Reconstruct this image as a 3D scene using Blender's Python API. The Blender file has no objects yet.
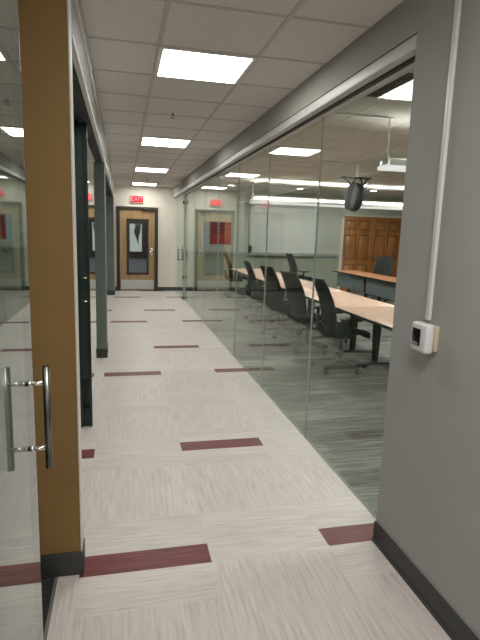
import bpy, bmesh, math, random
from mathutils import Vector, Matrix, Quaternion
random.seed(7)
S = bpy.context.scene
COL = S.collection
H = 2.659          # ceiling height
T = .6096          # ceiling tile module
XW, XG = 1.281, 1.385   # right wall face, right glass plane
YF = 13.35         # far wall
YB = -3.2          # behind the camera

# ------------------------------------------------------------------ materials
def nm(name):
    m = bpy.data.materials.new(name); m.use_nodes = True
    nt = m.node_tree; nt.nodes.clear()
    return m, nt, nt.nodes.new, nt.links.new

def paint(name, col, rough=.6, metal=0., noise=0., nscale=8., bump=0., bscale=200., spec=.5, coat=0.):
    m, nt, N, L = nm(name)
    o = N('ShaderNodeOutputMaterial'); b = N('ShaderNodeBsdfPrincipled')
    b.inputs['Base Color'].default_value = (*col, 1); b.inputs['Roughness'].default_value = rough
    b.inputs['Metallic'].default_value = metal; b.inputs['Specular IOR Level'].default_value = spec
    b.inputs['Coat Weight'].default_value = coat
    L(b.outputs[0], o.inputs[0])
    tc = N('ShaderNodeTexCoord')
    if noise:
        n = N('ShaderNodeTexNoise'); n.inputs['Scale'].default_value = nscale; n.inputs['Detail'].default_value = 4
        L(tc.outputs['Object'], n.inputs['Vector'])
        mr = N('ShaderNodeMapRange'); mr.inputs['To Min'].default_value = 1 - noise; mr.inputs['To Max'].default_value = 1 + noise
        mr.inputs['From Min'].default_value = .3; mr.inputs['From Max'].default_value = .7
        L(n.outputs['Fac'], mr.inputs['Value'])
        mx = N('ShaderNodeMix'); mx.data_type = 'RGBA'; mx.blend_type = 'MULTIPLY'; mx.inputs[0].default_value = 1
        mx.inputs[6].default_value = (*col, 1); L(mr.outputs[0], mx.inputs[7]); L(mx.outputs[2], b.inputs['Base Color'])
    if bump:
        n2 = N('ShaderNodeTexNoise'); n2.inputs['Scale'].default_value = bscale; n2.inputs['Detail'].default_value = 3
        L(tc.outputs['Object'], n2.inputs['Vector'])
        bp = N('ShaderNodeBump'); bp.inputs['Strength'].default_value = bump; bp.inputs['Distance'].default_value = .002
        L(n2.outputs['Fac'], bp.inputs['Height']); L(bp.outputs[0], b.inputs['Normal'])
    return m

def emit(name, col, strength):
    m, nt, N, L = nm(name)
    o = N('ShaderNodeOutputMaterial'); e = N('ShaderNodeEmission')
    e.inputs[0].default_value = (*col, 1); e.inputs[1].default_value = strength
    L(e.outputs[0], o.inputs[0]); return m

def glass(name, tint, refl=1.0):
    # thin architectural glass: clear transmission, Schlick reflection, the same from both sides
    m, nt, N, L = nm(name)
    o = N('ShaderNodeOutputMaterial'); t = N('ShaderNodeBsdfTransparent'); g = N('ShaderNodeBsdfGlossy')
    t.inputs[0].default_value = (*tint, 1); g.inputs['Roughness'].default_value = 0.0
    g.inputs[0].default_value = (.95, .97, .95, 1)
    lw = N('ShaderNodeLayerWeight'); lw.inputs[0].default_value = .5
    p = N('ShaderNodeMath'); p.operation = 'POWER'; p.inputs[1].default_value = 5; L(lw.outputs['Facing'], p.inputs[0])
    a = N('ShaderNodeMath'); a.operation = 'MULTIPLY_ADD'; a.inputs[1].default_value = .96 * refl; a.inputs[2].default_value = .04 * refl
    L(p.outputs[0], a.inputs[0])
    mx = N('ShaderNodeMixShader'); L(a.outputs[0], mx.inputs[0]); L(t.outputs[0], mx.inputs[1]); L(g.outputs[0], mx.inputs[2])
    L(mx.outputs[0], o.inputs[0]); return m

def plank_mat(name, ramp, stretch, rough, detail=6., tonestr=1., bump=.0):
    # streaks along the plank (UV u = length in metres, v = width), each plank with its own tone
    m, nt, N, L = nm(name)
    o = N('ShaderNodeOutputMaterial'); b = N('ShaderNodeBsdfPrincipled'); L(b.outputs[0], o.inputs[0])
    b.inputs['Roughness'].default_value = rough
    uv = N('ShaderNodeUVMap'); uv.uv_map = 'UVMap'
    mp = N('ShaderNodeMapping'); mp.inputs['Scale'].default_value = (*stretch, 1); L(uv.outputs[0], mp.inputs[0])
    n = N('ShaderNodeTexNoise'); n.inputs['Scale'].default_value = 1; n.inputs['Detail'].default_value = detail; n.inputs['Roughness'].default_value = .62
    n.inputs['Distortion'].default_value = .25
    L(mp.outputs[0], n.inputs['Vector'])
    r = N('ShaderNodeValToRGB'); L(n.outputs['Fac'], r.inputs[0])
    e = r.color_ramp.elements
    e[0].position, e[0].color = ramp[0][0], (*ramp[0][1], 1); e[1].position, e[1].color = ramp[-1][0], (*ramp[-1][1], 1)
    for p, c in ramp[1:-1]:
        k = e.new(p); k.color = (*c, 1)
    at = N('ShaderNodeAttribute'); at.attribute_name = 'tone'
    mx = N('ShaderNodeMix'); mx.data_type = 'RGBA'; mx.blend_type = 'MULTIPLY'; mx.inputs[0].default_value = tonestr
    L(r.outputs[0], mx.inputs[6]); L(at.outputs['Color'], mx.inputs[7]); L(mx.outputs[2], b.inputs['Base Color'])
    if bump:
        bp = N('ShaderNodeBump'); bp.inputs['Strength'].default_value = bump; bp.inputs['Distance'].default_value = .001
        L(n.outputs['Fac'], bp.inputs['Height']); L(bp.outputs[0], b.inputs['Normal'])
    return m

def wood(name, c1, c2, scale=(12, 12, .7), rough=.4):
    m, nt, N, L = nm(name)
    o = N('ShaderNodeOutputMaterial'); b = N('ShaderNodeBsdfPrincipled'); L(b.outputs[0], o.inputs[0])
    b.inputs['Roughness'].default_value = rough
    tc = N('ShaderNodeTexCoord'); mp = N('ShaderNodeMapping'); mp.inputs['Scale'].default_value = scale; L(tc.outputs['Object'], mp.inputs[0])
    n = N('ShaderNodeTexNoise'); n.inputs['Scale'].default_value = 1.5; n.inputs['Detail'].default_value = 6; n.inputs['Distortion'].default_value = .8
    L(mp.outputs[0], n.inputs['Vector'])
    r = N('ShaderNodeValToRGB'); r.color_ramp.elements[0].position = .35; r.color_ramp.elements[1].position = .68
    r.color_ramp.elements[0].color = (*c1, 1); r.color_ramp.elements[1].color = (*c2, 1)
    L(n.outputs['Fac'], r.inputs[0]); L(r.outputs[0], b.inputs['Base Color']); return m

M = {}
M['wall_grey'] = paint('warm grey wall paint', (.42, .42, .405), .75, noise=.03, nscale=3, bump=.08, bscale=350)
M['soffit'] = paint('soffit paint', (.43, .415, .375), .75, noise=.03, nscale=3, bump=.08, bscale=350)
M['wall_cream'] = paint('cream wall paint', (.66, .63, .55), .75, noise=.02, bump=.05, bscale=300)
M['wall_sage'] = paint('pale sage wall paint', (.50, .53, .46), .75, noise=.02, bump=.05, bscale=300)
M['wall_sage_low'] = paint('darker sage wainscot paint', (.33, .355, .285), .75, noise=.03)
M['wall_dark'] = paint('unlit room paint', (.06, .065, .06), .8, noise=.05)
M['tan'] = paint('ochre tan paint', (.285, .172, .060), .65, noise=.04, nscale=5, bump=.1, bscale=300)
M['corner_white'] = paint('cream corner paint', (.72, .68, .6), .5, noise=.02)
M['pier'] = paint('slate grey paint', (.17, .20, .19), .7, noise=.04)
M['base'] = paint('charcoal rubber base', (.050, .050, .048), .5, noise=.1, nscale=20)
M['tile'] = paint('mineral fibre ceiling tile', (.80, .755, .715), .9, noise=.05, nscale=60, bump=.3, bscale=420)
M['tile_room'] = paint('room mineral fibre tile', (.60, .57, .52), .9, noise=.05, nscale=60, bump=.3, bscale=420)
M['tbar'] = paint('ceiling grid metal', (.60, .565, .53), .6, noise=.03)
M['rail'] = paint('brushed aluminium rail', (.66, .65, .63), .5, metal=.25, noise=.05, nscale=12)
M['rail_dark'] = paint('shadow gap metal', (.03, .032, .032), .6, noise=.1)
M['rail_left'] = paint('grey painted rail cover', (.20, .205, .185), .5, noise=.04)
M['white_trim'] = paint('white trim', (.80, .79, .76), .4, noise=.02)
M['white_plastic'] = paint('white plastic', (.82, .83, .84), .35, noise=.01)
M['beige_plastic'] = paint('beige plastic', (.62, .55, .40), .5, noise=.02)
M['black_gloss'] = paint('black gloss screen', (.012, .013, .014), .15, noise=.05)
M['steel'] = paint('brushed stainless steel', (.20, .20, .19), .3, metal=1., noise=.08, nscale=60)
M['chrome'] = paint('polished steel', (.75, .75, .74), .12, metal=1., noise=.03, nscale=30)
M['kick'] = paint('satin kick plate', (.55, .55, .53), .45, metal=.4, noise=.06, nscale=30)
M['glass'] = glass('clear partition glass', (.93, .965, .94), .82)
M['glass_left'] = glass('clear door glass', (.82, .89, .85), 1.25)
M['glass_dark'] = glass('dark green return glass', (.16, .24, .22), .8)
M['glass_edge'] = paint('dark green glass edge', (.012, .028, .024), .25, noise=.1)
M['glass_green'] = paint('deep green glass edge on', (.022, .040, .035), .2, noise=.1)
M['joint'] = paint('glass joint silicone', (.34, .38, .36), .4, noise=.1)
M['frame_dark'] = paint('dark bronze door frame', (.035, .025, .02), .5, noise=.06)
M['oak'] = wood('tan oak veneer', (.31, .20, .09), (.43, .29, .145))
M['pine'] = wood('orange stained wood', (.27, .090, .018), (.50, .19, .042), (9, 9, .8), .35)
M['pine_dark'] = wood('stained wood groove', (.14, .045, .010), (.22, .075, .018), (9, 9, .8), .4)
M['cream_jamb'] = paint('cream jamb paint', (.70, .66, .55), .5, noise=.02)
M['laminate'] = paint('pinkish maple laminate', (.82, .545, .425), .32, noise=.04, nscale=14)
M['laminate_dark'] = paint('orange wood laminate', (.52, .235, .11), .32, noise=.08, nscale=10)
M['edge_black'] = paint('black edge band', (.02, .02, .02), .45, noise=.1)
M['modesty'] = paint('grey modesty panel', (.15, .17, .185), .6, noise=.05)
M['table_steel'] = paint('dark grey table leg', (.035, .037, .038), .45, noise=.06)
M['mesh_black'] = paint('black mesh fabric', (.010, .011, .011), .8, noise=.2, nscale=250, bump=.5, bscale=600)
M['fabric_black'] = paint('black seat fabric', (.008, .009, .009), .9, noise=.2, nscale=120, bump=.4, bscale=500)
M['plastic_black'] = paint('black chair plastic', (.010, .010, .011), .4, noise=.08)
M['plastic_grey'] = paint('grey base plastic', (.13, .135, .135), .35, noise=.06)
M['device_grey'] = paint('grey projector shell', (.07, .073, .072), .7, noise=.06)
M['board'] = paint('whiteboard enamel', (.72, .76, .74), .22, noise=.01)
M['alu'] = paint('aluminium frame', (.42, .43, .42), .4, metal=.6, noise=.03)
M['rail_chair'] = paint('grey chair rail', (.30, .31, .30), .6, noise=.03)
M['red_poster'] = paint('red poster print', (.38, .020, .026), .5, noise=.1, nscale=14)
M['blue_poster'] = paint('pale blue poster print', (.50, .62, .68), .5, noise=.04)
M['poster_ink'] = paint('dark poster ink', (.06, .012, .02), .5, noise=.1)
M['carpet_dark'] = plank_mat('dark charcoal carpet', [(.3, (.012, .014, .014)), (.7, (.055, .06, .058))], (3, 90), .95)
M['carpet_blue'] = paint('blue grey carpet', (.15, .18, .24), .95, noise=.15, nscale=40)
M['floor_seam'] = paint('floor transition strip', (.22, .22, .21), .5, metal=.3, noise=.05)
M['lvt'] = plank_mat('whitewashed vinyl plank', [(.26, (.50, .455, .425)), (.46, (.645, .595, .565)), (.72, (.77, .725, .70))], (4.5, 76), .42, tonestr=1., bump=.06)
M['lvt_red'] = plank_mat('dark red vinyl plank', [(.28, (.060, .010, .011)), (.5, (.150, .024, .026)), (.74, (.29, .085, .08))], (3.5, 110), .42, bump=.06)
M['lvt_room'] = plank_mat('streaked grey carpet plank', [(.32, (.035, .040, .035)), (.46, (.13, .138, .12)), (.58, (.25, .255, .225)), (.72, (.48, .475, .43))], (2.2, 44), .85, detail=5)
M['lamp'] = emit('fluorescent diffuser', (1., .965, .92), 18.5)
M['downlamp'] = emit('downlight lens', (1., .97, .9), 12.)
M['pendant_glow'] = emit('pendant underside glow', (1., .98, .95), .95)
M['pendant_up'] = emit('pendant uplight lens', (1., .97, .93), 45.)
M['pendant_up_far'] = emit('far pendant uplight lens', (1., .97, .93), 190.)
M['exit_red'] = emit('exit sign lit red', (1., .004, .015), 1.5)
M['exit_letter'] = emit('exit sign letters', (1., .22, .22), 1.9)
M['window_pale'] = emit('pale lit opening beyond the door', (.74, .80, .80), .5)
M['curtain'] = paint('grey curtain cloth', (.16, .17, .17), .9, noise=.3, nscale=30)
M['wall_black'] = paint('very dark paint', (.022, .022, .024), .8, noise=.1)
M['exit_housing'] = paint('white sign housing', (.75, .73, .70), .5, noise=.02)
M['vent_dark'] = paint('dark vent grille', (.055, .055, .05), .7, noise=.1)
M['led_green'] = paint('grey display text', (.30, .32, .33), .4, noise=.05)

# ------------------------------------------------------------------ mesh helpers
class MB:
    """collects shapes; build() links them as ONE mesh object"""
    def __init__(s): s.bm = bmesh.new()
    def _new(s, before, mi, smooth=False):
        for f in s.bm.faces:
            if f.index == -1 or f not in before: pass
    def box(s, a, b, mi=0, bev=0., seg=2, mat=None):
        t = bmesh.new(); bmesh.ops.create_cube(t, size=1)
        c = [(a[i] + b[i]) / 2 for i in range(3)]; d = [abs(b[i] - a[i]) for i in range(3)]
        for v in t.verts: v.co = Vector((v.co[i] * d[i] + c[i] for i in range(3)))
        if bev: bmesh.ops.bevel(t, geom=t.edges[:], offset=bev, segments=seg, affect='EDGES', profile=.5)
        return s.merge(t, mi, mat, smooth=bool(bev))
    def merge(s, t, mi=0, mat=None, smooth=False):
        if mat is not None: t.transform(mat)
        vm = {}
        for v in t.verts: vm[v] = s.bm.verts.new(v.co)
        for f in t.faces:
            nf = s.bm.faces.new([vm[v] for v in f.verts]); nf.material_index = mi if mi is not None else f.material_index; nf.smooth = smooth or f.smooth
        t.free(); return s
    def tube(s, pts, r, seg=12, mi=0, cap=True, flat=None):
        pts = [Vector(p) for p in pts]; n = len(pts)
        rs = r if isinstance(r, (list, tuple)) else [r] * n
        rings = []; ref = None
        for i, p in enumerate(pts):
            d = (pts[min(i + 1, n - 1)] - pts[max(i - 1, 0)]).normalized()
            if ref is None:
                ref = d.cross(Vector((0, 0, 1)))
                if ref.length < 1e-3: ref = Vector((1, 0, 0))
            ref = (ref - d * ref.dot(d)).normalized(); u = d.cross(ref)
            k = flat if flat else (1, 1)
            rings.append([s.bm.verts.new(p + (ref * math.cos(2 * math.pi * j / seg) * k[0] + u * math.sin(2 * math.pi * j / seg) * k[1]) * rs[i]) for j in range(seg)])
        for a, b in zip(rings, rings[1:]):
            for j in range(seg):
                f = s.bm.faces.new((a[j], a[(j + 1) % seg], b[(j + 1) % seg], b[j])); f.material_index = mi; f.smooth = True
        if cap:
            for q in (rings[0][::-1], rings[-1]):
                f = s.bm.faces.new(q); f.material_index = mi
        return s
    def sheet(s, fn, nu, nv, th, mi=0):
        """fn(u,v)->(point, normal); closed sheet of thickness th"""
        A = [[None] * (nv + 1) for _ in range(nu + 1)]; B = [[None] * (nv + 1) for _ in range(nu + 1)]
        for i in range(nu + 1):
            for j in range(nv + 1):
                p, n_ = fn(i / nu, j / nv); p = Vector(p); n_ = Vector(n_).normalized()
                A[i][j] = s.bm.verts.new(p + n_ * th / 2); B[i][j] = s.bm.verts.new(p - n_ * th / 2)
        def q(*v):
            f = s.bm.faces.new(v); f.material_index = mi; f.smooth = True
        for i in range(nu):
            for j in range(nv):
                q(A[i][j], A[i + 1][j], A[i + 1][j + 1], A[i][j + 1]); q(B[i][j], B[i][j + 1], B[i + 1][j + 1], B[i + 1][j])
        for i in range(nu):
            q(A[i][0], B[i][0], B[i + 1][0], A[i + 1][0]); q(A[i][nv], A[i + 1][nv], B[i + 1][nv], B[i][nv])
        for j in range(nv):
            q(A[0][j], A[0][j + 1], B[0][j + 1], B[0][j]); q(A[nu][j], B[nu][j], B[nu][j + 1], A[nu][j + 1])
        return s
    def ball(s, c, r, mi=0, seg=16):
        t = bmesh.new(); bmesh.ops.create_uvsphere(t, u_segments=seg, v_segments=seg // 2 + 2, radius=1)
        for v in t.verts: v.co = Vector((c[i] + v.co[i] * r[i] for i in range(3)))
        return s.merge(t, mi, smooth=True)
    def build(s, name, mats, parent=None, label=None, kind=None, cat=None, group=None):
        bmesh.ops.recalc_face_normals(s.bm, faces=s.bm.faces)
        me = bpy.data.meshes.new(name); s.bm.to_mesh(me); s.bm.free()
        for m in (mats if isinstance(mats, (list, tuple)) else [mats]): me.materials.append(m)
        o = bpy.data.objects.new(name, me); COL.objects.link(o)
        if parent is not None: o.parent = parent
        tag(o, label, cat, group, kind); return o

def tag(o, label=None, cat=None, group=None, kind=None):
    if label: o['label'] = label
    if cat: o['category'] = cat
    if group: o['group'] = group
    if kind: o['kind'] = kind
    return o

def thing(name, label, cat, loc=(0, 0, 0), rz=0, group=None, kind=None):
    o = bpy.data.objects.new(name, None); COL.objects.link(o)
    o.location = loc; o.rotation_euler = (0, 0, rz); o.empty_display_size = .1
    return tag(o, label, cat, group, kind)

def copy_tree(o, parent=None):
    c = o.copy(); COL.objects.link(c)
    if parent is not None: c.parent = parent
    for ch in list(o.children): copy_tree(ch, c)
    return c

def struct(name, mb, mats, label, cat):
    return mb.build(name, mats, None, label, 'structure', cat)

# ------------------------------------------------------------------ floors made of planks
class Planks:
    def __init__(s): s.v = []; s.f = []; s.uv = []; s.mi = []; s.tone = []
    def add(s, x0, y0, x1, y1, along, mi, tone, z=0.):
        if x1 - x0 < 1e-4 or y1 - y0 < 1e-4: return
        k = len(s.v); s.v += [(x0, y0, z), (x1, y0, z), (x1, y1, z), (x0, y1, z)]; s.f.append((k, k + 1, k + 2, k + 3))
        ox, oy = random.uniform(0, 60), random.uniform(0, 60); w, h = x1 - x0, y1 - y0
        if along == 'x': s.uv += [(ox, oy), (ox + w, oy), (ox + w, oy + h), (ox, oy + h)]
        else: s.uv += [(ox, oy), (ox, oy + w), (ox + h, oy + w), (ox + h, oy)]
        s.mi.append(mi); s.tone += [tone] * 4
    def build(s, name, mats, label, cat):
        me = bpy.data.meshes.new(name); me.from_pydata(s.v, [], s.f)
        for m in mats: me.materials.append(m)
        uv = me.uv_layers.new(name='UVMap'); ca = me.color_attributes.new('tone', 'FLOAT_COLOR', 'POINT')
        for i, l in enumerate(me.loops): uv.data[i].uv = s.uv[l.vertex_index]
        for i, t in enumerate(s.tone): ca.data[i].color = (t, t, t, 1)
        for p, m in zip(me.polygons, s.mi): p.material_index = m
        o = bpy.data.objects.new(name, me); COL.objects.link(o); return tag(o, label, cat, None, 'structure')

P6, P24 = .1524, .6096
PW = .6148       # width of one column of planks
def column(pl, x0, ystart, seq, X0, X1, Y0, Y1):
    """one 24-inch column of quarter-turned planks and red strips; period of seq repeated"""
    per = sum(a for _, a in seq); y = ystart
    while y > Y0: y -= per
    k = 0
    while y < Y1:
        for t, ln in seq:
            if t == 'V':
                for i in range(4):
                    a, b = max(x0 + i * PW / 4, X0), min(x0 + (i + 1) * PW / 4, X1); c, d = max(y, Y0), min(y + ln, Y1)
                    if b > a and d > c: pl.add(a, c, b, d, 'y', 0, random.uniform(.93, 1.0))
            else:
                n = 1 if t == 'R' else max(1, round(ln / P6))
                for i in range(n):
                    c, d = max(y + ln * i / n, Y0), min(y + ln * (i + 1) / n, Y1); a, b = max(x0, X0), min(x0 + PW, X1)
                    if b > a and d > c: pl.add(a, c, b, d, 'x', 1 if t == 'R' else 0, random.uniform(.88, 1.06) if t == 'R' else random.uniform(.92, 1.02))
            y += ln
seqA = [('R', P6), ('H', .29), ('V', P24), ('H', .484), ('V', P24), ('H', .262), ('V', P24), ('H', .25)]
seqB = [('R', P6), ('H', .23), ('V', P24), ('H', .394), ('V', P24), ('H', .432), ('V', P24), ('H', .232)]
pl = Planks()
X1F = 1.398
for x0, ys, sq in ((-.205 - PW, 3.42, seqB), (-.205, 2.165, seqA), (-.205 + PW, 3.439, seqB), (-.205 + 2 * PW, 2.185, seqA)):
    column(pl, x0, ys, sq, -.303, X1F, YB, 2.2)
    column(pl, x0, ys, sq, -.345, X1F, 2.2, YF)
pl.build('floor', [M['lvt'], M['lvt_red']], 'whitewashed vinyl plank corridor floor with scattered dark red planks', 'floor')

pr = Planks(); y = -.5; r = 0
while y < YF:
    x = X1F - random.uniform(0, .9)
    while x < 9.0:
        pr.add(max(x, X1F), y, min(x + .92, 9.0), min(y + .23, YF), 'x', 0, random.choice((.62, .78, .9, 1.0, 1.08, 1.15)))
        x += .92
    y += .23
pr.build('floor_right', [M['lvt_room']], 'streaked grey carpet floor of the glazed meeting room', 'floor')

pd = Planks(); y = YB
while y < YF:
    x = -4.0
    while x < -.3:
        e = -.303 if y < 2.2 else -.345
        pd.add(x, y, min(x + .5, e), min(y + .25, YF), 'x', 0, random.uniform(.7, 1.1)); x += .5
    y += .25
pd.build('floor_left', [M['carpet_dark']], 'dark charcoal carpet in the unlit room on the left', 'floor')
struct('trim_1', MB().box((X1F - .008, 2.19, -.002), (X1F + .008, YF, .003)), M['floor_seam'], 'thin grey strip where white planks meet grey carpet', 'floor strip')
struct('trim_2', MB().box((-.312, YB, -.002), (-.298, 2.2, .003)), M['floor_seam'], 'thin grey strip beside dark carpet at the near left doorway', 'floor strip')

# ------------------------------------------------------------------ ceilings
def ceiling(name, x0, x1, y0, y1, gx, gy, tm, label, zoff=0.):
    m = MB(); m.box((x0, y0, H), (x1, y1, H + .05), 0)
    w = .012
    k = math.ceil((x0 - gx) / T)
    while gx + k * T < x1:
        a = gx + k * T; m.box((max(a - w, x0), y0, H - .004), (min(a + w, x1), y1, H + .001), 1); k += 1
    k = math.ceil((y0 - gy) / T)
    while gy + k * T < y1:
        a = gy + k * T; m.box((x0, a - w, H - .0035), (x1, a + w, H + .001), 1); k += 1
    return struct(name, m, [tm, M['tbar']], label, 'ceiling')
ceiling('ceiling', -.19, XW + .01, YB, YF, .225, 3.264, M['tile'], 'grey suspended tile ceiling over the corridor')
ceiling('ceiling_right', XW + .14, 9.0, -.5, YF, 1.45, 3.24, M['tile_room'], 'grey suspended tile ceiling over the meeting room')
ceiling('ceiling_left', -4.0, -.36, YB, YF, -.6, 3.264, M['tile'], 'suspended tile ceiling of the dark room at left')

# ------------------------------------------------------------------ walls
struct('wall_right', MB().box((XW, YB, 0), (XW + .19, 2.185, H + .05)), M['wall_grey'], 'plain warm grey wall at the near right with thermostat', 'wall')
struct('baseboard_right', MB().box((XW - .010, YB, 0), (XW + .001, 2.187, .112), 0).box((XW - .014, YB, 0), (XW, 2.187, .02), 0), M['base'], 'charcoal rubber base along the grey right wall', 'baseboard')
struct('wall_back', MB().box((-4.0, YB - .1, 0), (1.5, YB, H)), M['wall_cream'], 'cream wall behind the viewpoint', 'wall')
wf = MB()
wf.box((-.6, YF, 0), (-.10, YF + .12, H + .05)).box((.86, YF, 0), (1.40, YF + .12, H + .05)).box((-.10, YF, 2.14), (.86, YF + .12, H + .05))
struct('wall_end', wf, M['wall_cream'], 'cream end wall of the corridor around the wooden door', 'wall')
struct('wall_far', MB().box((1.40, YF, 1.0), (6.0, YF + .12, H + .05)).box((1.40, YF, 0), (6.0, YF + .12, 1.0), 1).box((7.9, YF, 0), (9.0, YF + .12, H + .05)).box((6.0, YF, 2.12), (7.9, YF + .12, H + .05)), [M['wall_sage'], M['wall_sage_low']], 'pale sage far wall of the meeting room', 'wall')
struct('wall_east', MB().box((9.0, -.5, 0), (9.1, YF + .1, H + .05)), M['wall_sage'], 'side wall of the meeting room beyond the tables', 'wall')
struct('wall_near', MB().box((XW + .19, -.6, 0), (9.0, -.5, H + .05)), M['wall_sage'], 'near wall of the meeting room', 'wall')
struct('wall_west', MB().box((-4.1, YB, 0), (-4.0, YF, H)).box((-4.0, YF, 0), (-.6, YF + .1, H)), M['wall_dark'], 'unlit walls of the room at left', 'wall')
struct('baseboard_end', MB().box((-.19, YF - .012, 0), (-.145, YF + .001, .10)).box((.905, YF - .012, 0), (1.395, YF + .001, .10)), M['base'], 'dark rubber base on the corridor end wall', 'baseboard')
struct('baseboard_far', MB().box((1.40, YF - .012, 0), (5.9, YF + .001, .10)), M['base'], 'dark rubber base on the meeting room far wall', 'baseboard')
struct('trim_3', MB().box((1.42, YF - .022, .97), (5.92, YF + .001, 1.06), bev=.004), M['rail_chair'], 'grey chair rail across the meeting room far wall', 'chair rail')

# soffit and rail on the right
struct('wall_soffit', MB().box((XW, 2.185, 2.475), (XW + .16, YF, H + .05)), M['soffit'], 'warm grey soffit above the right glass partition', 'soffit')
rl = MB()
rl.box((XW - .002, 2.187, 2.408), (XW + .05, YF, 2.468), 0, bev=.004)
rl.box((XW + .004, 2.187, 2.462), (XW + .05, YF, 2.476), 1)
rl.box((XW + .05, 2.187, 2.40), (XW + .075, YF, 2.475), 1)
rl.box((XW + .075, 2.187, 2.395), (XW + .13, YF, 2.475), 0)
struct('trim_4', rl, [M['rail'], M['rail_dark']], 'long silver head rail above the right glass partition', 'rail')

# tan pier and the left wall
struct('wall_pier', MB().box((-.385, 2.2, 0), (-.197, 2.30, H + .05), 0).box((-.1975, 2.196, 0), (-.192, 2.30, H + .05), 1), [M['tan'], M['corner_white']], 'tan ochre wall end standing beside the near glass door', 'wall')
struct('baseboard_left', MB().box((-.386, 2.188, 0), (-.186, 2.201, .112), bev=.002).box((-.19, 2.19, 0), (-.186, 2.30, .112)), M['base'], 'charcoal rubber base at the foot of the tan pier', 'baseboard')
struct('column', MB().box((-.365, 6.27, 0), (-.197, 6.62, 2.335)), M['pier'], 'slate grey column between the left glass panels', 'column')
struct('baseboard_left.001', MB().box((-.37, 6.258, 0), (-.19, 6.63, .11)), M['base'], 'dark base at the foot of the slate grey column', 'baseboard')
struct('column.001', MB().box((-.345, 12.43, 0), (-.195, YF, 2.335)), M['pier'], 'narrow grey column next to the corridor end wall', 'column')
struct('baseboard_left.002', MB().box((-.35, 12.418, 0), (-.186, YF, .11)), M['base'], 'dark base at the foot of the far left column', 'baseboard')
sl = MB().box((-.40, 2.30, 2.54), (-.185, YF, H + .05))
struct('wall_soffit_left', sl, M['wall_grey'], 'narrow soffit above the left sliding glass doors', 'soffit')
rl = MB()
rl.box((-.30, 2.30, 2.345), (-.192, YF, 2.532), 0)
rl.box((-.30, 2.30, 2.532), (-.182, YF, 2.546), 1)
rl.box((-.215, 2.30, 2.33), (-.188, YF, 2.35), 1)
rl.box((-.40, 2.30, 2.34), (-.30, YF, 2.54), 2)
rl.box((-.30, 2.30, 2.326), (-.222, YF, 2.346), 2)
struct('trim_5', rl, [M['rail_left'], M['white_trim'], M['rail_dark']], 'grey sliding door rail cover with white edges at left', 'rail')
struct('wall_left', MB().box((-.385, YB, 2.42), (-.30, 2.2, H + .05)), M['wall_cream'], 'wall above the near sliding glass door', 'wall')
struct('wall_left.001', MB().box((-.385, YB, 0), (-.36, -.2, 2.42)), M['wall_cream'], 'left wall behind the viewpoint', 'wall')

# ------------------------------------------------------------------ glass
def pane(mb, x, y0, y1, z0, z1, th=.012):
    mb.box((x - th / 2, y0, z0), (x + th / 2, y1, z1), 0)
ys = [2.19, 3.52, 4.83, 6.14, 7.45, 8.76, 10.07, 11.56]
ordn = ['first', 'second', 'third', 'fourth', 'fifth', 'sixth', 'seventh']
for i, (a, b) in enumerate(zip(ys, ys[1:])):
    m = MB(); pane(m, XG, a + .004, b - .004, .004, 2.41)
    w = struct('window_%d' % (i + 1), m, M['glass'], 'clear frameless glass panel, %s from the grey right wall' % ordn[i], 'glass panel')
    if i < 6:
        MB().box((XG - .0065, b - .002, .004), (XG + .0065, b + .002, 2.41)).build('joint', M['joint'], w, 'dark vertical glass joint')
# far right sliding glass door
d = thing('door_3', 'sliding glass door with two pull bars at the corridor far right', 'door', (0, 0, 0), kind='structure')
m = MB(); pane(m, XG - .055, 11.45, 13.1, .012, 2.41); m.build('pane', M['glass'], d)
MB().box((XG - .02, 11.545, 0), (XG + .02, 11.575, 2.41)).build('edge_post', M['joint'], d, 'dark edge post of the far glass door')
m = MB()
for zz in (.05, .52, 2.2): m.box((XG - .06, 11.54, zz - .03), (XG - .02, 11.58, zz + .03), 0, bev=.005)
m.build('fitting', M['rail_dark'], d)
for sx in (-.055, .055):
    m = MB(); x = XG - .055 + sx
    m.tube([(x, 11.95, .88), (x, 11.95, 1.22)], .013); m.tube([(x, 11.95, .90), (XG - .055, 11.95, .90)], .008); m.tube([(x, 11.95, 1.14), (XG - .055, 11.95, 1.14)], .008)
    m.build('handle', M['steel'], d, 'steel pull bar')

# left sliding glass door behind the tan pier, two panels
d = thing('door_5', 'sliding glass doors behind the tan pier with dark edge seals', 'door', (0, 0, 0), kind='structure')
m = MB(); pane(m, -.338, 2.31, 4.0, .012, 2.335); m.build('fixed_pane', M['glass_left'], d)
m = MB(); pane(m, -.262, 4.03, 6.26, .012, 2.335, .01); m.build('sliding_pane', M['glass_left'], d)
for x in (-.322, -.255):
    MB().box((x - .011, 4.0, .006), (x + .011, 4.022, 2.335)).build('edge_seal', M['glass_edge'], d, 'dark vertical edge seal')
m = MB(); m.box((-.311, 4.006, .40), (-.266, 4.014, 2.335), 0).box((-.311, 4.006, .01), (-.266, 4.014, .40), 1); m.build('return_pane', [M['glass_green'], M['glass_dark']], d, 'dark green strip between the two door edges')
m = MB()
for zz in (1.02, 1.20): m.tube([(-.30, 3.99, zz), (-.262, 3.99, zz)], .005).tube([(-.29, 3.985, zz), (-.29, 4.008, zz)], .006)
m.build('handle', M['chrome'], d, 'steel standoffs of the door pull')
m = MB(); pane(m, -.315, 6.63, 12.42, .012, 2.335); struct('window_8', m, M['glass_left'], 'long glass panel beyond the slate grey column', 'glass panel')

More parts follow.
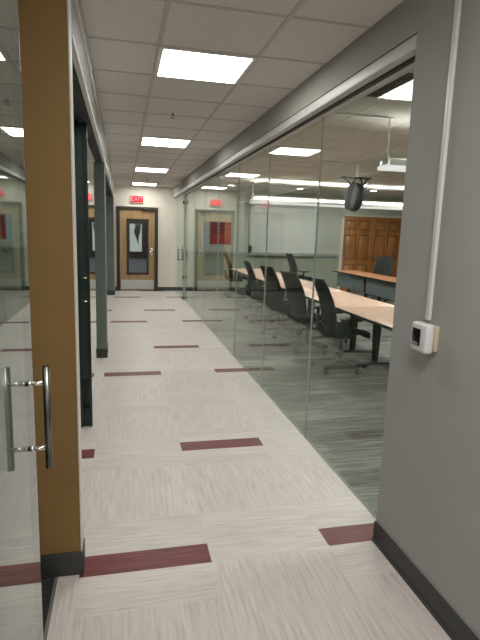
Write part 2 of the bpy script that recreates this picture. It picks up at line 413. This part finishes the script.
# near sliding glass door with the pull handle
XD = -.25
d = thing('door_1', 'near sliding glass door with long steel pull bars', 'door', (0, 0, 0), kind='structure')
m = MB(); pane(m, XD, .05, 1.444, .010, 2.41, .010); m.build('pane', M['glass_left'], d)
MB().box((XD - .0051, 1.4435, .010), (XD + .0051, 1.446, 2.41)).build('pane_edge', M['glass_edge'], d)
HY, HZ0, HZ1 = 1.353, .934, 1.216
for sx in (-1, 1):
    x = XD + sx * .053
    m = MB(); m.tube([(x, HY, HZ0), (x, HY, HZ1)], .0092, 20); hb = m.build('handle', M['steel'], d, 'round brushed steel pull bar')
    m = MB()
    for zz in (HZ0 + .056, HZ1 - .046):
        m.tube([(x, HY, zz), (XD, HY, zz)], .0057, 16); m.tube([(XD + sx * .017, HY, zz), (XD + sx * .006, HY, zz)], .0072, 16)
    m.build('standoff', M['chrome'], hb, 'polished standoff bars')

# ------------------------------------------------------------------ end door
d = thing('door_2', 'tan wooden door with a tall glass lite in a dark frame', 'door', (.38, YF, 0), kind='structure')
m = MB(); m.box((-.52, -.03, 0), (-.445, .13, 2.14)).box((.445, -.03, 0), (.52, .13, 2.14)).box((-.445, -.03, 2.08), (.445, .13, 2.14))
m.build('door_frame', M['frame_dark'], d)
m = MB()
X0, X1, Z0, Z1 = -.44, .44, .01, 2.075; gx0, gx1, gz0, gz1 = -.27, .285, .42, 1.84
for a, b in (((X0, Z0), (gx0, Z1)), ((gx1, Z0), (X1, Z1)), ((gx0, Z0), (gx1, gz0)), ((gx0, gz1), (gx1, Z1))):
    m.box((a[0], .02, a[1]), (b[0], .065, b[1]))
lf = m.build('door_leaf', M['oak'], d)
m = MB(); w = .05
m.box((gx0, .008, gz0), (gx0 + w, .07, gz1)).box((gx1 - w, .008, gz0), (gx1, .07, gz1)).box((gx0, .008, gz0), (gx1, .07, gz0 + w)).box((gx0, .008, gz1 - w), (gx1, .07, gz1))
m.build('lite_frame', M['frame_dark'], lf)
MB().box((gx0 + w, .038, gz0 + w), (gx1 - w, .045, gz1 - w)).build('lite_pane', M['glass'], lf)
MB().box((X0 + .02, .012, .04), (X1 - .02, .021, .28)).build('kick_plate', M['kick'], d, 'satin metal kick plate')
m = MB(); m.box((.345, .008, .93), (.395, .021, 1.10), bev=.004).tube([(.37, .015, 1.02), (.37, -.045, 1.02)], .011).tube([(.37, -.04, 1.02), (.27, -.045, 1.015)], .011)
m.build('handle', M['chrome'], d, 'polished lever handle')
m = MB(); m.box((.12, -.05, 2.05), (.40, .02, 2.11), bev=.008).tube([(.36, -.03, 2.12), (.20, -.16, 2.13), (.05, -.03, 2.13)], .008)
m.build('closer', M['frame_dark'], d, 'dark door closer arm')
# the space seen through the lite
YD = 28.6
m = MB(); m.box((-2.5, YD, 0), (4.0, YD + .1, H)).box((-2.6, YF + .12, 0), (-2.5, YD + .1, H)).box((4.0, YF + .12, 0), (4.1, YD + .1, H)).box((-2.5, YF + .12, H), (4.0, YD, H + .05))
struct('wall_beyond', m, M['wall_black'], 'dark walls of the space beyond the end door', 'wall')
struct('floor_beyond', MB().box((-2.5, YF + .12, -.05), (4.0, YD, -.0005)), M['carpet_blue'], 'blue grey carpet beyond the end door', 'floor')
wd = struct('window_10', MB().box((.39, YD - .04, .36), (1.06, YD - .01, 1.88)), M['window_pale'], 'pale lit window seen through the end door lite', 'window')
m = MB()
for x in (.37, 1.08): m.box((x - .03, YD - .06, .32), (x + .03, YD - .005, 1.92))
for z in (.34, 1.90): m.box((.34, YD - .06, z - .03), (1.11, YD - .005, z + .03))
m.build('window_frame', M['frame_dark'], wd)
m = MB()
m.sheet(lambda u, v: ((.62 + (.05 + .32 * u) * (1 - .35 * v) + .03 * math.sin(7 * v), YD - .09 + .03 * math.sin(u * 18), 1.86 - 1.15 * v * (.5 + .5 * u)), (0, -1, .1)), 20, 10, .004)
m.build('curtain', M['curtain'], wd, 'grey curtain hanging in the pale window')

# ------------------------------------------------------------------ double wooden doors in the meeting room
d = thing('door_4', 'orange stained wooden double doors with raised panels', 'door', (6.95, YF, 0), kind='structure')
m = MB(); m.box((-.98, -.03, 0), (-.90, .12, 2.16)).box((.90, -.03, 0), (.98, .12, 2.16)).box((-.98, -.03, 2.12), (.98, .12, 2.18))
m.build('door_frame', M['cream_jamb'], d)
for sx in (-1, 1):
    c = sx * .45; m = MB(); m.box((c - .447, .02, .01), (c + .447, .05, 2.12), 1)
    cols = [(c - .37, c - .04), (c + .04, c + .37)]; rows = [(.18, .78), (.90, 1.62), (1.74, 2.02)]
    st = [(c - .447, c - .37), (c - .04, c + .04), (c + .37, c + .447)]
    for a, b in st: m.box((a, .005, .01), (b, .03, 2.12), 0)
    for a, b in ((.01, .18), (.78, .90), (1.62, 1.74), (2.02, 2.12)): m.box((c - .446, .0065, a), (c + .447, .03, b), 0)
    for a, b in cols:
        for e, f in rows: m.box((a + .03, .006, e + .03), (b - .03, .03, f - .03), 0, bev=.012, seg=1)
    lf = m.build('door_leaf', [M['pine'], M['pine_dark']], d)
    m = MB(); m.ball((c - sx * .40, -.03, 1.0), (.028, .028, .028)); m.tube([(c - sx * .40, .006, 1.0), (c - sx * .40, -.03, 1.0)], .012)
    m.build('knob', M['steel'], lf)

# ------------------------------------------------------------------ exit sign
t = thing('exit_sign', 'red lit EXIT sign above the tan wooden door', 'sign', (.372, YF, 2.235))
MB().box((-.165, -.05, 0), (.165, -.001, .185), bev=.006).build('housing', M['exit_housing'], t)
MB().box((-.152, -.0535, .013), (.152, -.049, .172)).build('face', M['exit_red'], t)
cu = bpy.data.curves.new('letters', 'FONT'); cu.body = 'EXIT'; cu.size = .15; cu.align_x = 'CENTER'; cu.align_y = 'CENTER'; cu.extrude = .001; cu.offset = .003
cu.materials.append(M['exit_letter'])
to = bpy.data.objects.new('letters', cu); COL.objects.link(to); to.parent = t; to.location = (0, -.0548, .092); to.rotation_euler = (math.pi / 2, 0, 0)
me = bpy.data.meshes.new_from_object(to); lo = bpy.data.objects.new('letters', me); COL.objects.link(lo); lo.parent = t; lo.location = to.location; lo.rotation_euler = to.rotation_euler
bpy.data.objects.remove(to)
if not me.materials: me.materials.append(M['exit_letter'])

# ------------------------------------------------------------------ ceiling fixtures
def troffer():
    t = thing('ceiling_light', None, 'ceiling light', (0, 0, H))
    m = MB(); a = T / 2 - .002; b = T / 2 - .028
    for p, q in (((-a, -a), (a, -b)), ((-a, b), (a, a)), ((-a, -b), (-b, b)), ((b, -b), (a, b))): m.box((p[0], p[1], -.012), (q[0], q[1], -.0005))
    m.build('frame', M['white_trim'], t)
    MB().box((-b, -b, -.009), (b, b, -.0005)).build('diffuser', M['lamp'], t)
    return t
proto = troffer()
lab = ['bright square ceiling light nearest above the corridor', 'square ceiling light, second along the corridor', 'square ceiling light, third along the corridor', 'square ceiling light nearest the corridor end wall']
for i in range(4):
    o = proto if i == 0 else copy_tree(proto)
    o.location = (.225 + T / 2, 3.264 + T / 2 + i * 5 * T, H); tag(o, lab[i], 'ceiling light', 'square ceiling lights of the corridor')
def sprinkler():
    t = thing('sprinkler_head', None, 'sprinkler', (0, 0, H))
    MB().tube([(0, 0, -.001), (0, 0, -.006)], [.036, .030], 20).build('escutcheon', M['white_trim'], t)
    m = MB(); m.tube([(0, 0, -.006), (0, 0, -.03)], .009).tube([(0, 0, -.048), (0, 0, -.052)], .02)
    m.tube([(.008, 0, -.028), (.016, 0, -.04), (.006, 0, -.05)], .0025, 6).tube([(-.008, 0, -.028), (-.016, 0, -.04), (-.006, 0, -.05)], .0025, 6)
    m.build('deflector', M['steel'], t); return t
sp = sprinkler(); sp.location = (.47, 4.98, H); tag(sp, 'small ceiling sprinkler just beyond the nearest ceiling light', 'sprinkler', 'corridor sprinklers')
s2 = copy_tree(sp); s2.location = (.53, 11.2, H); tag(s2, 'small ceiling sprinkler between the two farthest ceiling lights', 'sprinkler', 'corridor sprinklers')
# vent in the meeting room
t = thing('ceiling_vent', 'dark square vent grille in the meeting room ceiling beside the rail', 'vent', (1.45 + T / 2, 3.24 + T / 2, H))
m = MB(); a = T / 2 - .005; b = T / 2 - .03
for p, q in (((-a, -a), (a, -b)), ((-a, b), (a, a)), ((-a, -b), (-b, b)), ((b, -b), (a, b))): m.box((p[0], p[1], -.010), (q[0], q[1], -.0005))
m.build('frame', M['vent_dark'], t)
m = MB(); m.box((-b, -b, -.004), (b, b, -.001))
for k in range(14):
    y = -b + .02 + k * (2 * b - .04) / 13; m.box((-b, y - .004, -.012), (b, y + .004, -.003), mat=None)
m.build('grille', M['vent_dark'], t)
# downlights
def downlight():
    t = thing('downlight', None, 'downlight', (0, 0, H))
    MB().tube([(0, 0, -.001), (0, 0, -.010)], [.095, .085], 28).build('trim_ring', M['white_trim'], t)
    MB().tube([(0, 0, -.0105), (0, 0, -.014)], .07, 28).build('lens', M['downlamp'], t); return t
dl = downlight()
for i, (x, y, l) in enumerate(((2.47, 11.8, 'small round recessed downlight nearest the glass, before the whiteboard'), (4.13, 11.7, 'small round recessed downlight in front of the whiteboard middle'), (5.82, 11.3, 'small round recessed downlight before the orange wooden doors'))):
    o = dl if i == 0 else copy_tree(dl); o.location = (x, y, H); tag(o, l, 'downlight', 'round downlights of the meeting room')
# pendants with feed raceways
def pendant(x0, y, L, z0, z1, label, up='pendant_up'):
    t = thing('pendant_light', label, 'pendant light', (x0, y, H), group='linear pendants of the meeting room')
    hz0, hz1 = z0 - H, z1 - H
    MB().box((0, -.055, hz0 + .035), (L, .055, hz1), bev=.006).box((0, -.097, hz0 + .03), (L, -.093, hz0 + .085)).box((0, .093, hz0 + .03), (L, .097, hz0 + .085)).build('housing', M['white_trim'], t)
    MB().box((-.02, -.097, hz0), (L + .02, .097, hz0 + .034), bev=.004).build('diffuser', M['pendant_glow'], t, 'softly glowing white underside')
    m = MB()
    for s_ in (-1, 1):
        for q in ((.03, .0), ):
            t_ = bmesh.new(); bmesh.ops.create_cube(t_, size=1)
            for v in t_.verts: v.co = Vector((v.co.x * (L - .1) + L / 2, v.co.y * .034, v.co.z * .004))
            m.merge(t_, 0, Matrix.Translation((0, s_ * .076, hz0 + .052)) @ Matrix.Rotation(-s_ * math.radians(42), 4, 'X'))
    m.build('uplight', M[up], t)
    for x in (.02, L - .02):
        m = MB(); m.tube([(x, 0, hz1 - .002), (x, 0, -.012)], .008).tube([(x, 0, -.014), (x, 0, -.0005)], .035, 20).tube([(x, 0, hz1 + .05), (x, 0, hz1)], .022)
        m.build('hanging_rod', M['white_trim'], t)
pendant(2.39, 4.46, 3.6, 2.20, 2.30, 'white linear pendant light nearest the grey right wall')
pendant(2.64, 10.48, 3.6, 2.19, 2.345, 'long white linear pendant light hanging in front of the whiteboard', 'pendant_up_far')
for y, x1, l in ((4.42, 2.40, 'thin white raceway on the ceiling feeding the near pendant'), (7.26, 3.44, 'thin white raceway on the ceiling feeding the black projector')):
    tag(MB().box((XW + .15, y - .012, H - .022), (x1, y + .012, H - .0045), bev=.003).build('cable_raceway', M['white_trim']), l, 'raceway', 'white ceiling raceways')
# hanging projector
t = thing('projector', 'black projector hanging on V-shaped arms from the meeting room ceiling', 'projector', (3.47, 7.3, H))
m = MB(); m.tube([(0, 0, -.001), (0, 0, -.015)], .05, 20).tube([(0, 0, -.01), (0, 0, -.21)], .022, 14)
m.build('pole', M['white_trim'], t, 'white ceiling pole')
m = MB(); m.box((-.24, -.06, -.225), (.22, .06, -.205), bev=.004)
m.tube([(-.20, 0, -.22), (-.10, 0, -.30), (-.04, 0, -.36)], .014, 10).tube([(.20, .03, -.22), (.14, .03, -.30), (.06, .03, -.38)], .014, 10)
m.tube([(-.03, -.02, -.22), (-.07, -.02, -.30), (-.07, -.02, -.36)], .012, 10).tube([(.06, -.02, -.22), (.085, -.02, -.30), (.07, -.02, -.36)], .012, 10)
m.build('bracket', M['plastic_black'], t)
def proj_body(k, x0, mi_mat):
    tb = bmesh.new(); bmesh.ops.create_uvsphere(tb, u_segments=24, v_segments=16, radius=1)
    for v in tb.verts:
        x, y, z = v.co
        sx = math.copysign(abs(x) ** .75, x); sy = math.copysign(abs(y) ** .75, y); sz = math.copysign(abs(z) ** .8, z)
        v.co = (sx * k[0] + x0, sy * k[1], sz * k[2])
    mm = MB(); mm.merge(tb, 0, Matrix.Translation((0, 0, -.50)) @ Matrix.Rotation(math.radians(10), 4, 'Y'), True)
    return mm
proj_body((.115, .12, .215), .0, 0).build('shell', M['plastic_black'], t)
proj_body((.06, .135, .205), -.072, 0).build('side_cover', M['device_grey'], t, 'grey side cover')
m = MB(); m.tube([(.20, .02, -.22), (.24, .03, -.29), (.20, .05, -.33), (.10, .05, -.42)], .007, 8); m.build('cable', M['plastic_black'], t)

# ------------------------------------------------------------------ whiteboard, poster
t = thing('whiteboard', 'wide whiteboard on the meeting room far wall', 'whiteboard', (4.29, YF, 1.03))
MB().box((-.95, -.018, .0), (.95, -.001, 1.25)).build('writing_surface', M['board'], t)
m = MB()
for a, b in (((-.98, -.03), (-.94, 1.28)), ((.94, -.03), (.98, 1.28)), ((-.98, -.03), (.98, .01)), ((-.98, 1.24), (.98, 1.28))): m.box((a[0], -.028, a[1]), (b[0], -.001, b[1]))
m.build('frame', M['alu'], t)
MB().box((-.95, -.085, -.045), (.95, -.001, -.03), bev=.003).build('tray', M['alu'], t)
m = MB(); m.box((-.045, -.05, 0), (.045, -.001, .17), bev=.012).box((-.035, -.075, .03), (.035, -.045, .14), bev=.01)
o = m.build('wall_device', M['plastic_black']); o.location = (3.35, YF - .03, 1.075); tag(o, 'small black box on the wall at the whiteboard lower left corner', 'wall device')
t = thing('poster', 'red poster with dark print beside a pale blue sheet on the far wall', 'poster', (2.52, YF, 1.22))
MB().box((-.27, -.006, .03), (.31, -.001, .62)).build('red_sheet', M['red_poster'], t)
m = MB()
for k, (w0, w1) in enumerate(((-.22, .26), (-.22, .18), (-.22, .24), (-.22, .10))):
    z = .555 - k * .075; m.box((w0, -.008, z), (w1, -.006, z + .036))
m.build('printed_lines', M['poster_ink'], t)
MB().box((-.46, -.006, -.05), (-.275, -.001, .64)).build('blue_sheet', M['blue_poster'], t)

# ------------------------------------------------------------------ right wall: thermostat, backplate, raceway
t = thing('thermostat', 'white thermostat with a small dark screen on the grey right wall', 'thermostat', (XW, 1.865, 1.098))
MB().box((-.020, -.055, .010), (0, .055, .118), bev=.004).build('backplate', M['beige_plastic'], t, 'beige mounting plate')
m = MB(); m.box((-.062, -.052, 0), (-.0205, .062, .125), bev=.012, seg=4); m.build('cover', M['white_plastic'], t)
MB().box((-.0645, -.012, .028), (-.0615, .046, .100), bev=.001).build('screen', M['black_gloss'], t, 'dark display')
m = MB(); m.box((-.0655, .0, .030), (-.0644, .042, .042))
m.build('display_marks', M['led_green'], t)
o = MB().box((XW - .016, 1.876, 1.232), (XW - .0005, 1.903, H - .0005), bev=.003).build('wall_raceway', M['white_plastic'])
tag(o, 'white vertical raceway running up the wall above the thermostat', 'raceway')

# ------------------------------------------------------------------ tables
def table(L, W, name, top, label, group, modesty=False):
    """length along local Y (0..L), width along local X (0..W)"""
    t = thing(name, label, 'table', group=group)
    tp = MB().box((0, .003, .712), (W, L - .003, .74), bev=.004).build('tabletop', M[top], t)
    m = MB(); m.box((-.003, .002, .706), (W + .003, L - .002, .732)); m.build('edge_band', M['edge_black'], tp)
    for xr in (.16, W - .19): MB().box((xr, .10, .675), (xr + .03, L - .10, .706)).build('under_rail', M['table_steel'], t)
    for y in (.30, L - .30):
        cx = W / 2
        m = MB(); m.box((.15, y - .03, .66), (W - .15, y + .03, .704), bev=.006)
        for x, lean in ((cx - .06, -.0), (cx + .06, .0)):
            pass
        m.tube([(cx, y, .67), (cx, y, .09)], [.062, .040], 12, flat=(1, .55))
        m.tube([(.20, y, .085), (cx, y, .115), (W - .06, y, .085)], [.022, .034, .022], 10, flat=(1, .7))
        lg = m.build('leg', M['table_steel'], t)
        for x in (.21, W - .075):
            m = MB(); m.tube([(x - .012, y, .032), (x + .012, y, .032)], .032, 18).tube([(x, y, .03), (x, y, .085)], .010); m.build('caster', M['plastic_black'], lg)
    if modesty: MB().box((.10, .06, .36), (.118, L - .06, .70), bev=.003).build('modesty_panel', M['modesty'], t, 'grey modesty panel')
    return t
tl = ['meeting table at the near end beside the grey wall edge', 'second meeting table along the glass, behind the nearest office chair', 'third meeting table along the glass, middle of its row', 'fourth meeting table along the glass', 'meeting table at the far end of the glass side row']
tb = table(1.524, .84, 'meeting_table', 'laminate', None, 'pale meeting tables along the glass')
for i in range(5):
    o = tb if i == 0 else copy_tree(tb); o.location = (2.47, 4.04 + i * 1.527, 0); tag(o, tl[i])
tb = table(1.52, .62, 'meeting_table', 'laminate_dark', None, 'orange topped tables by the wooden doors', True)
for i, l in enumerate(('orange topped table with grey modesty panel, nearer of the pair', 'orange topped table with grey modesty panel, nearer the whiteboard')):
    o = tb if i == 0 else copy_tree(tb); o.location = (5.05, 8.56 + i * 1.525, 0); tag(o, l)

# ------------------------------------------------------------------ office chairs (facing local +X)
def office_chair():
    t = thing('office_chair', None, 'office chair', group='black office chairs around the meeting tables')
    def seat(u, v):
        y = (u - .5) * .50; x = -.22 + v * .48
        z = .475 - .05 * max(0, (v - .72) / .28) ** 2 + .018 * (2 * u - 1) ** 2 + .012 * (1 - v) ** 2
        k = 1 - .10 * abs(2 * v - 1) ** 3
        return (x, y * k, z), (0, 0, 1)
    MB().sheet(seat, 12, 14, .065).build('seat', M['fabric_black'], t)
    def back(u, v):
        s_ = 2 * u - 1; z = .53 + v * .55
        w = .235 * (1 - .10 * abs(2 * v - .8) ** 2.2)
        x = -.225 - .15 * v ** 1.2 + .03 * math.sin(math.pi * v) + .055 * s_ * s_ * (1 - .3 * v)
        return (x, s_ * w, z), (1, 0, .15)
    bk = MB().sheet(back, 12, 14, .022).build('backrest', M['mesh_black'], t)
    m = MB()
    loop = [(0, v / 10) for v in range(11)] + [(u / 8, 1) for u in range(1, 9)] + [(1, 1 - v / 10) for v in range(1, 11)]
    m.tube([Vector(back(u, v)[0]) for u, v in loop], .013, 8)
    m.tube([Vector(back(u / 8, 0)[0]) for u in range(9)], .014, 8)
    m.build('back_frame', M['plastic_black'], bk)
    m = MB(); m.tube([(-.02, 0, .40), (-.20, 0, .41), (-.30, 0, .50), (-.315, 0, .66)], [.03, .034, .03, .02], 10, flat=(1, .8))
    m.build('back_support', M['plastic_black'], t)
    for s_ in (-1, 1):
        m = MB(); m.tube([(-.02, s_ * .20, .42), (-.03, s_ * .285, .44), (-.03, s_ * .295, .52), (-.025, s_ * .295, .635)], [.018, .022, .022, .018], 10, flat=(1.3, .75))
        ar = m.build('armrest', M['plastic_black'], t)
        MB().box((-.14, s_ * .295 - .042, .63), (.11, s_ * .295 + .042, .66), bev=.012, seg=3).build('arm_pad', M['plastic_black'], ar)
    m = MB(); m.box((-.13, -.11, .385), (.11, .11, .435), bev=.015); m.build('seat_mechanism', M['plastic_black'], t)
    m = MB(); m.tube([(0, 0, .10), (0, 0, .25)], .028, 14).tube([(0, 0, .24), (0, 0, .40)], .016, 12); m.build('gas_column', M['plastic_grey'], t)
    for k in range(5):
        a = 2 * math.pi * k / 5 + .05; c, s_ = math.cos(a), math.sin(a)
        m = MB(); m.tube([(c * .02, s_ * .02, .115), (c * .16, s_ * .16, .105), (c * .31, s_ * .31, .072)], [.030, .022, .016], 10, flat=(1, .8))
        lg = m.build('base_leg', M['plastic_grey'], t)
        m = MB(); px, py = c * .315, s_ * .315
        for o_ in (-.016, .016): m.tube([(px - s_ * (o_ - .008), py + c * (o_ - .008), .029), (px - s_ * (o_ + .008), py + c * (o_ + .008), .029)], .029, 16)
        m.tube([(px, py, .03), (px, py, .075)], .008, 8); m.build('caster', M['plastic_black'], lg)
    return t
R = math.radians
chairs = [(2.535, 5.45, R(-3), 'black office chair nearest the grey right wall edge, facing the table'),
          (2.46, 6.40, R(10), 'black office chair second along the glass, close behind the nearest chair'),
          (2.45, 7.42, R(10), 'black office chair third along the glass side of the tables'),
          (2.48, 8.75, R(-2), 'black office chair fourth along the glass side of the tables'),
          (2.78, 12.15, R(-4), 'black office chair at the far table end below the red poster'),
          (4.50, 12.45, R(4), 'lone black office chair in front of the whiteboard'),
          (6.22, 11.5, R(212), 'black office chair behind the orange topped tables')]
oc = office_chair()
for i, (x, y, a, l) in enumerate(chairs):
    o = oc if i == 0 else copy_tree(oc); o.location = (x, y, 0); o.rotation_euler = (0, 0, a); tag(o, l)

# ------------------------------------------------------------------ light
def area(name, loc, size, power, col=(1, .97, .92), rot=(0, 0, 0), sy=None):
    l = bpy.data.lights.new(name, 'AREA'); l.shape = 'RECTANGLE'; l.size = size; l.size_y = sy or size; l.energy = power; l.color = col
    o = bpy.data.objects.new(name, l); COL.objects.link(o); o.location = loc; o.rotation_euler = rot; return o
area('corridor_lamp', (.53, .50, H - .02), .56, 30)
area('corridor_lamp', (.53, -2.4, H - .02), .56, 20)
for x in (3.2, 6.2):
    for y in (2.5, 6.2, 9.4): area('meeting_room_fill', (x, y, H - .02), .56, 40)  # added fill lights that brighten the meeting room, not tied to any fixture
for x in (2.4, 4.1, 5.8): area('downlight_lamp', (x, 11.75, H - .03), .3, 22)
for y in (21, 25.5): area('room_beyond_fill', (.7, y, H - .05), .6, 26)  # added fill to brighten the carpet behind the end door, no fixture there
w = bpy.data.worlds.new('World'); S.world = w; w.use_nodes = True
w.node_tree.nodes['Background'].inputs[0].default_value = (.9, .95, 1, 1); w.node_tree.nodes['Background'].inputs[1].default_value = .05

# ------------------------------------------------------------------ camera (solved from the corridor's floor and ceiling grids)
f, h, pitch, yaw, roll = 503.828, 1.5748, .171609, .231737, .031642
cy, sy, cp, sp = math.cos(yaw), math.sin(yaw), math.cos(pitch), math.sin(pitch)
fw = Vector((sy * cp, cy * cp, -sp)); r0 = Vector((cy, -sy, 0)); u0 = r0.cross(fw)
rr = r0 * math.cos(roll) + u0 * math.sin(roll); uu = -r0 * math.sin(roll) + u0 * math.cos(roll)
cam = bpy.data.cameras.new('camera'); co = bpy.data.objects.new('camera', cam); COL.objects.link(co)
cam.sensor_fit = 'HORIZONTAL'; cam.sensor_width = 36; cam.lens = f / 480 * 36; cam.clip_start = .02; cam.clip_end = 60
co.matrix_world = Matrix(((rr.x, uu.x, -fw.x, 0), (rr.y, uu.y, -fw.y, 0), (rr.z, uu.z, -fw.z, h), (0, 0, 0, 1)))
S.camera = co
S.view_settings.view_transform = 'Standard'; S.view_settings.look = 'None'; S.view_settings.exposure = 0.0
S.cycles.use_denoising = True
S.cycles.max_bounces = 10; S.cycles.transparent_max_bounces = 24; S.cycles.glossy_bounces = 6; S.cycles.diffuse_bounces = 5
S.cycles.sample_clamp_indirect = 6
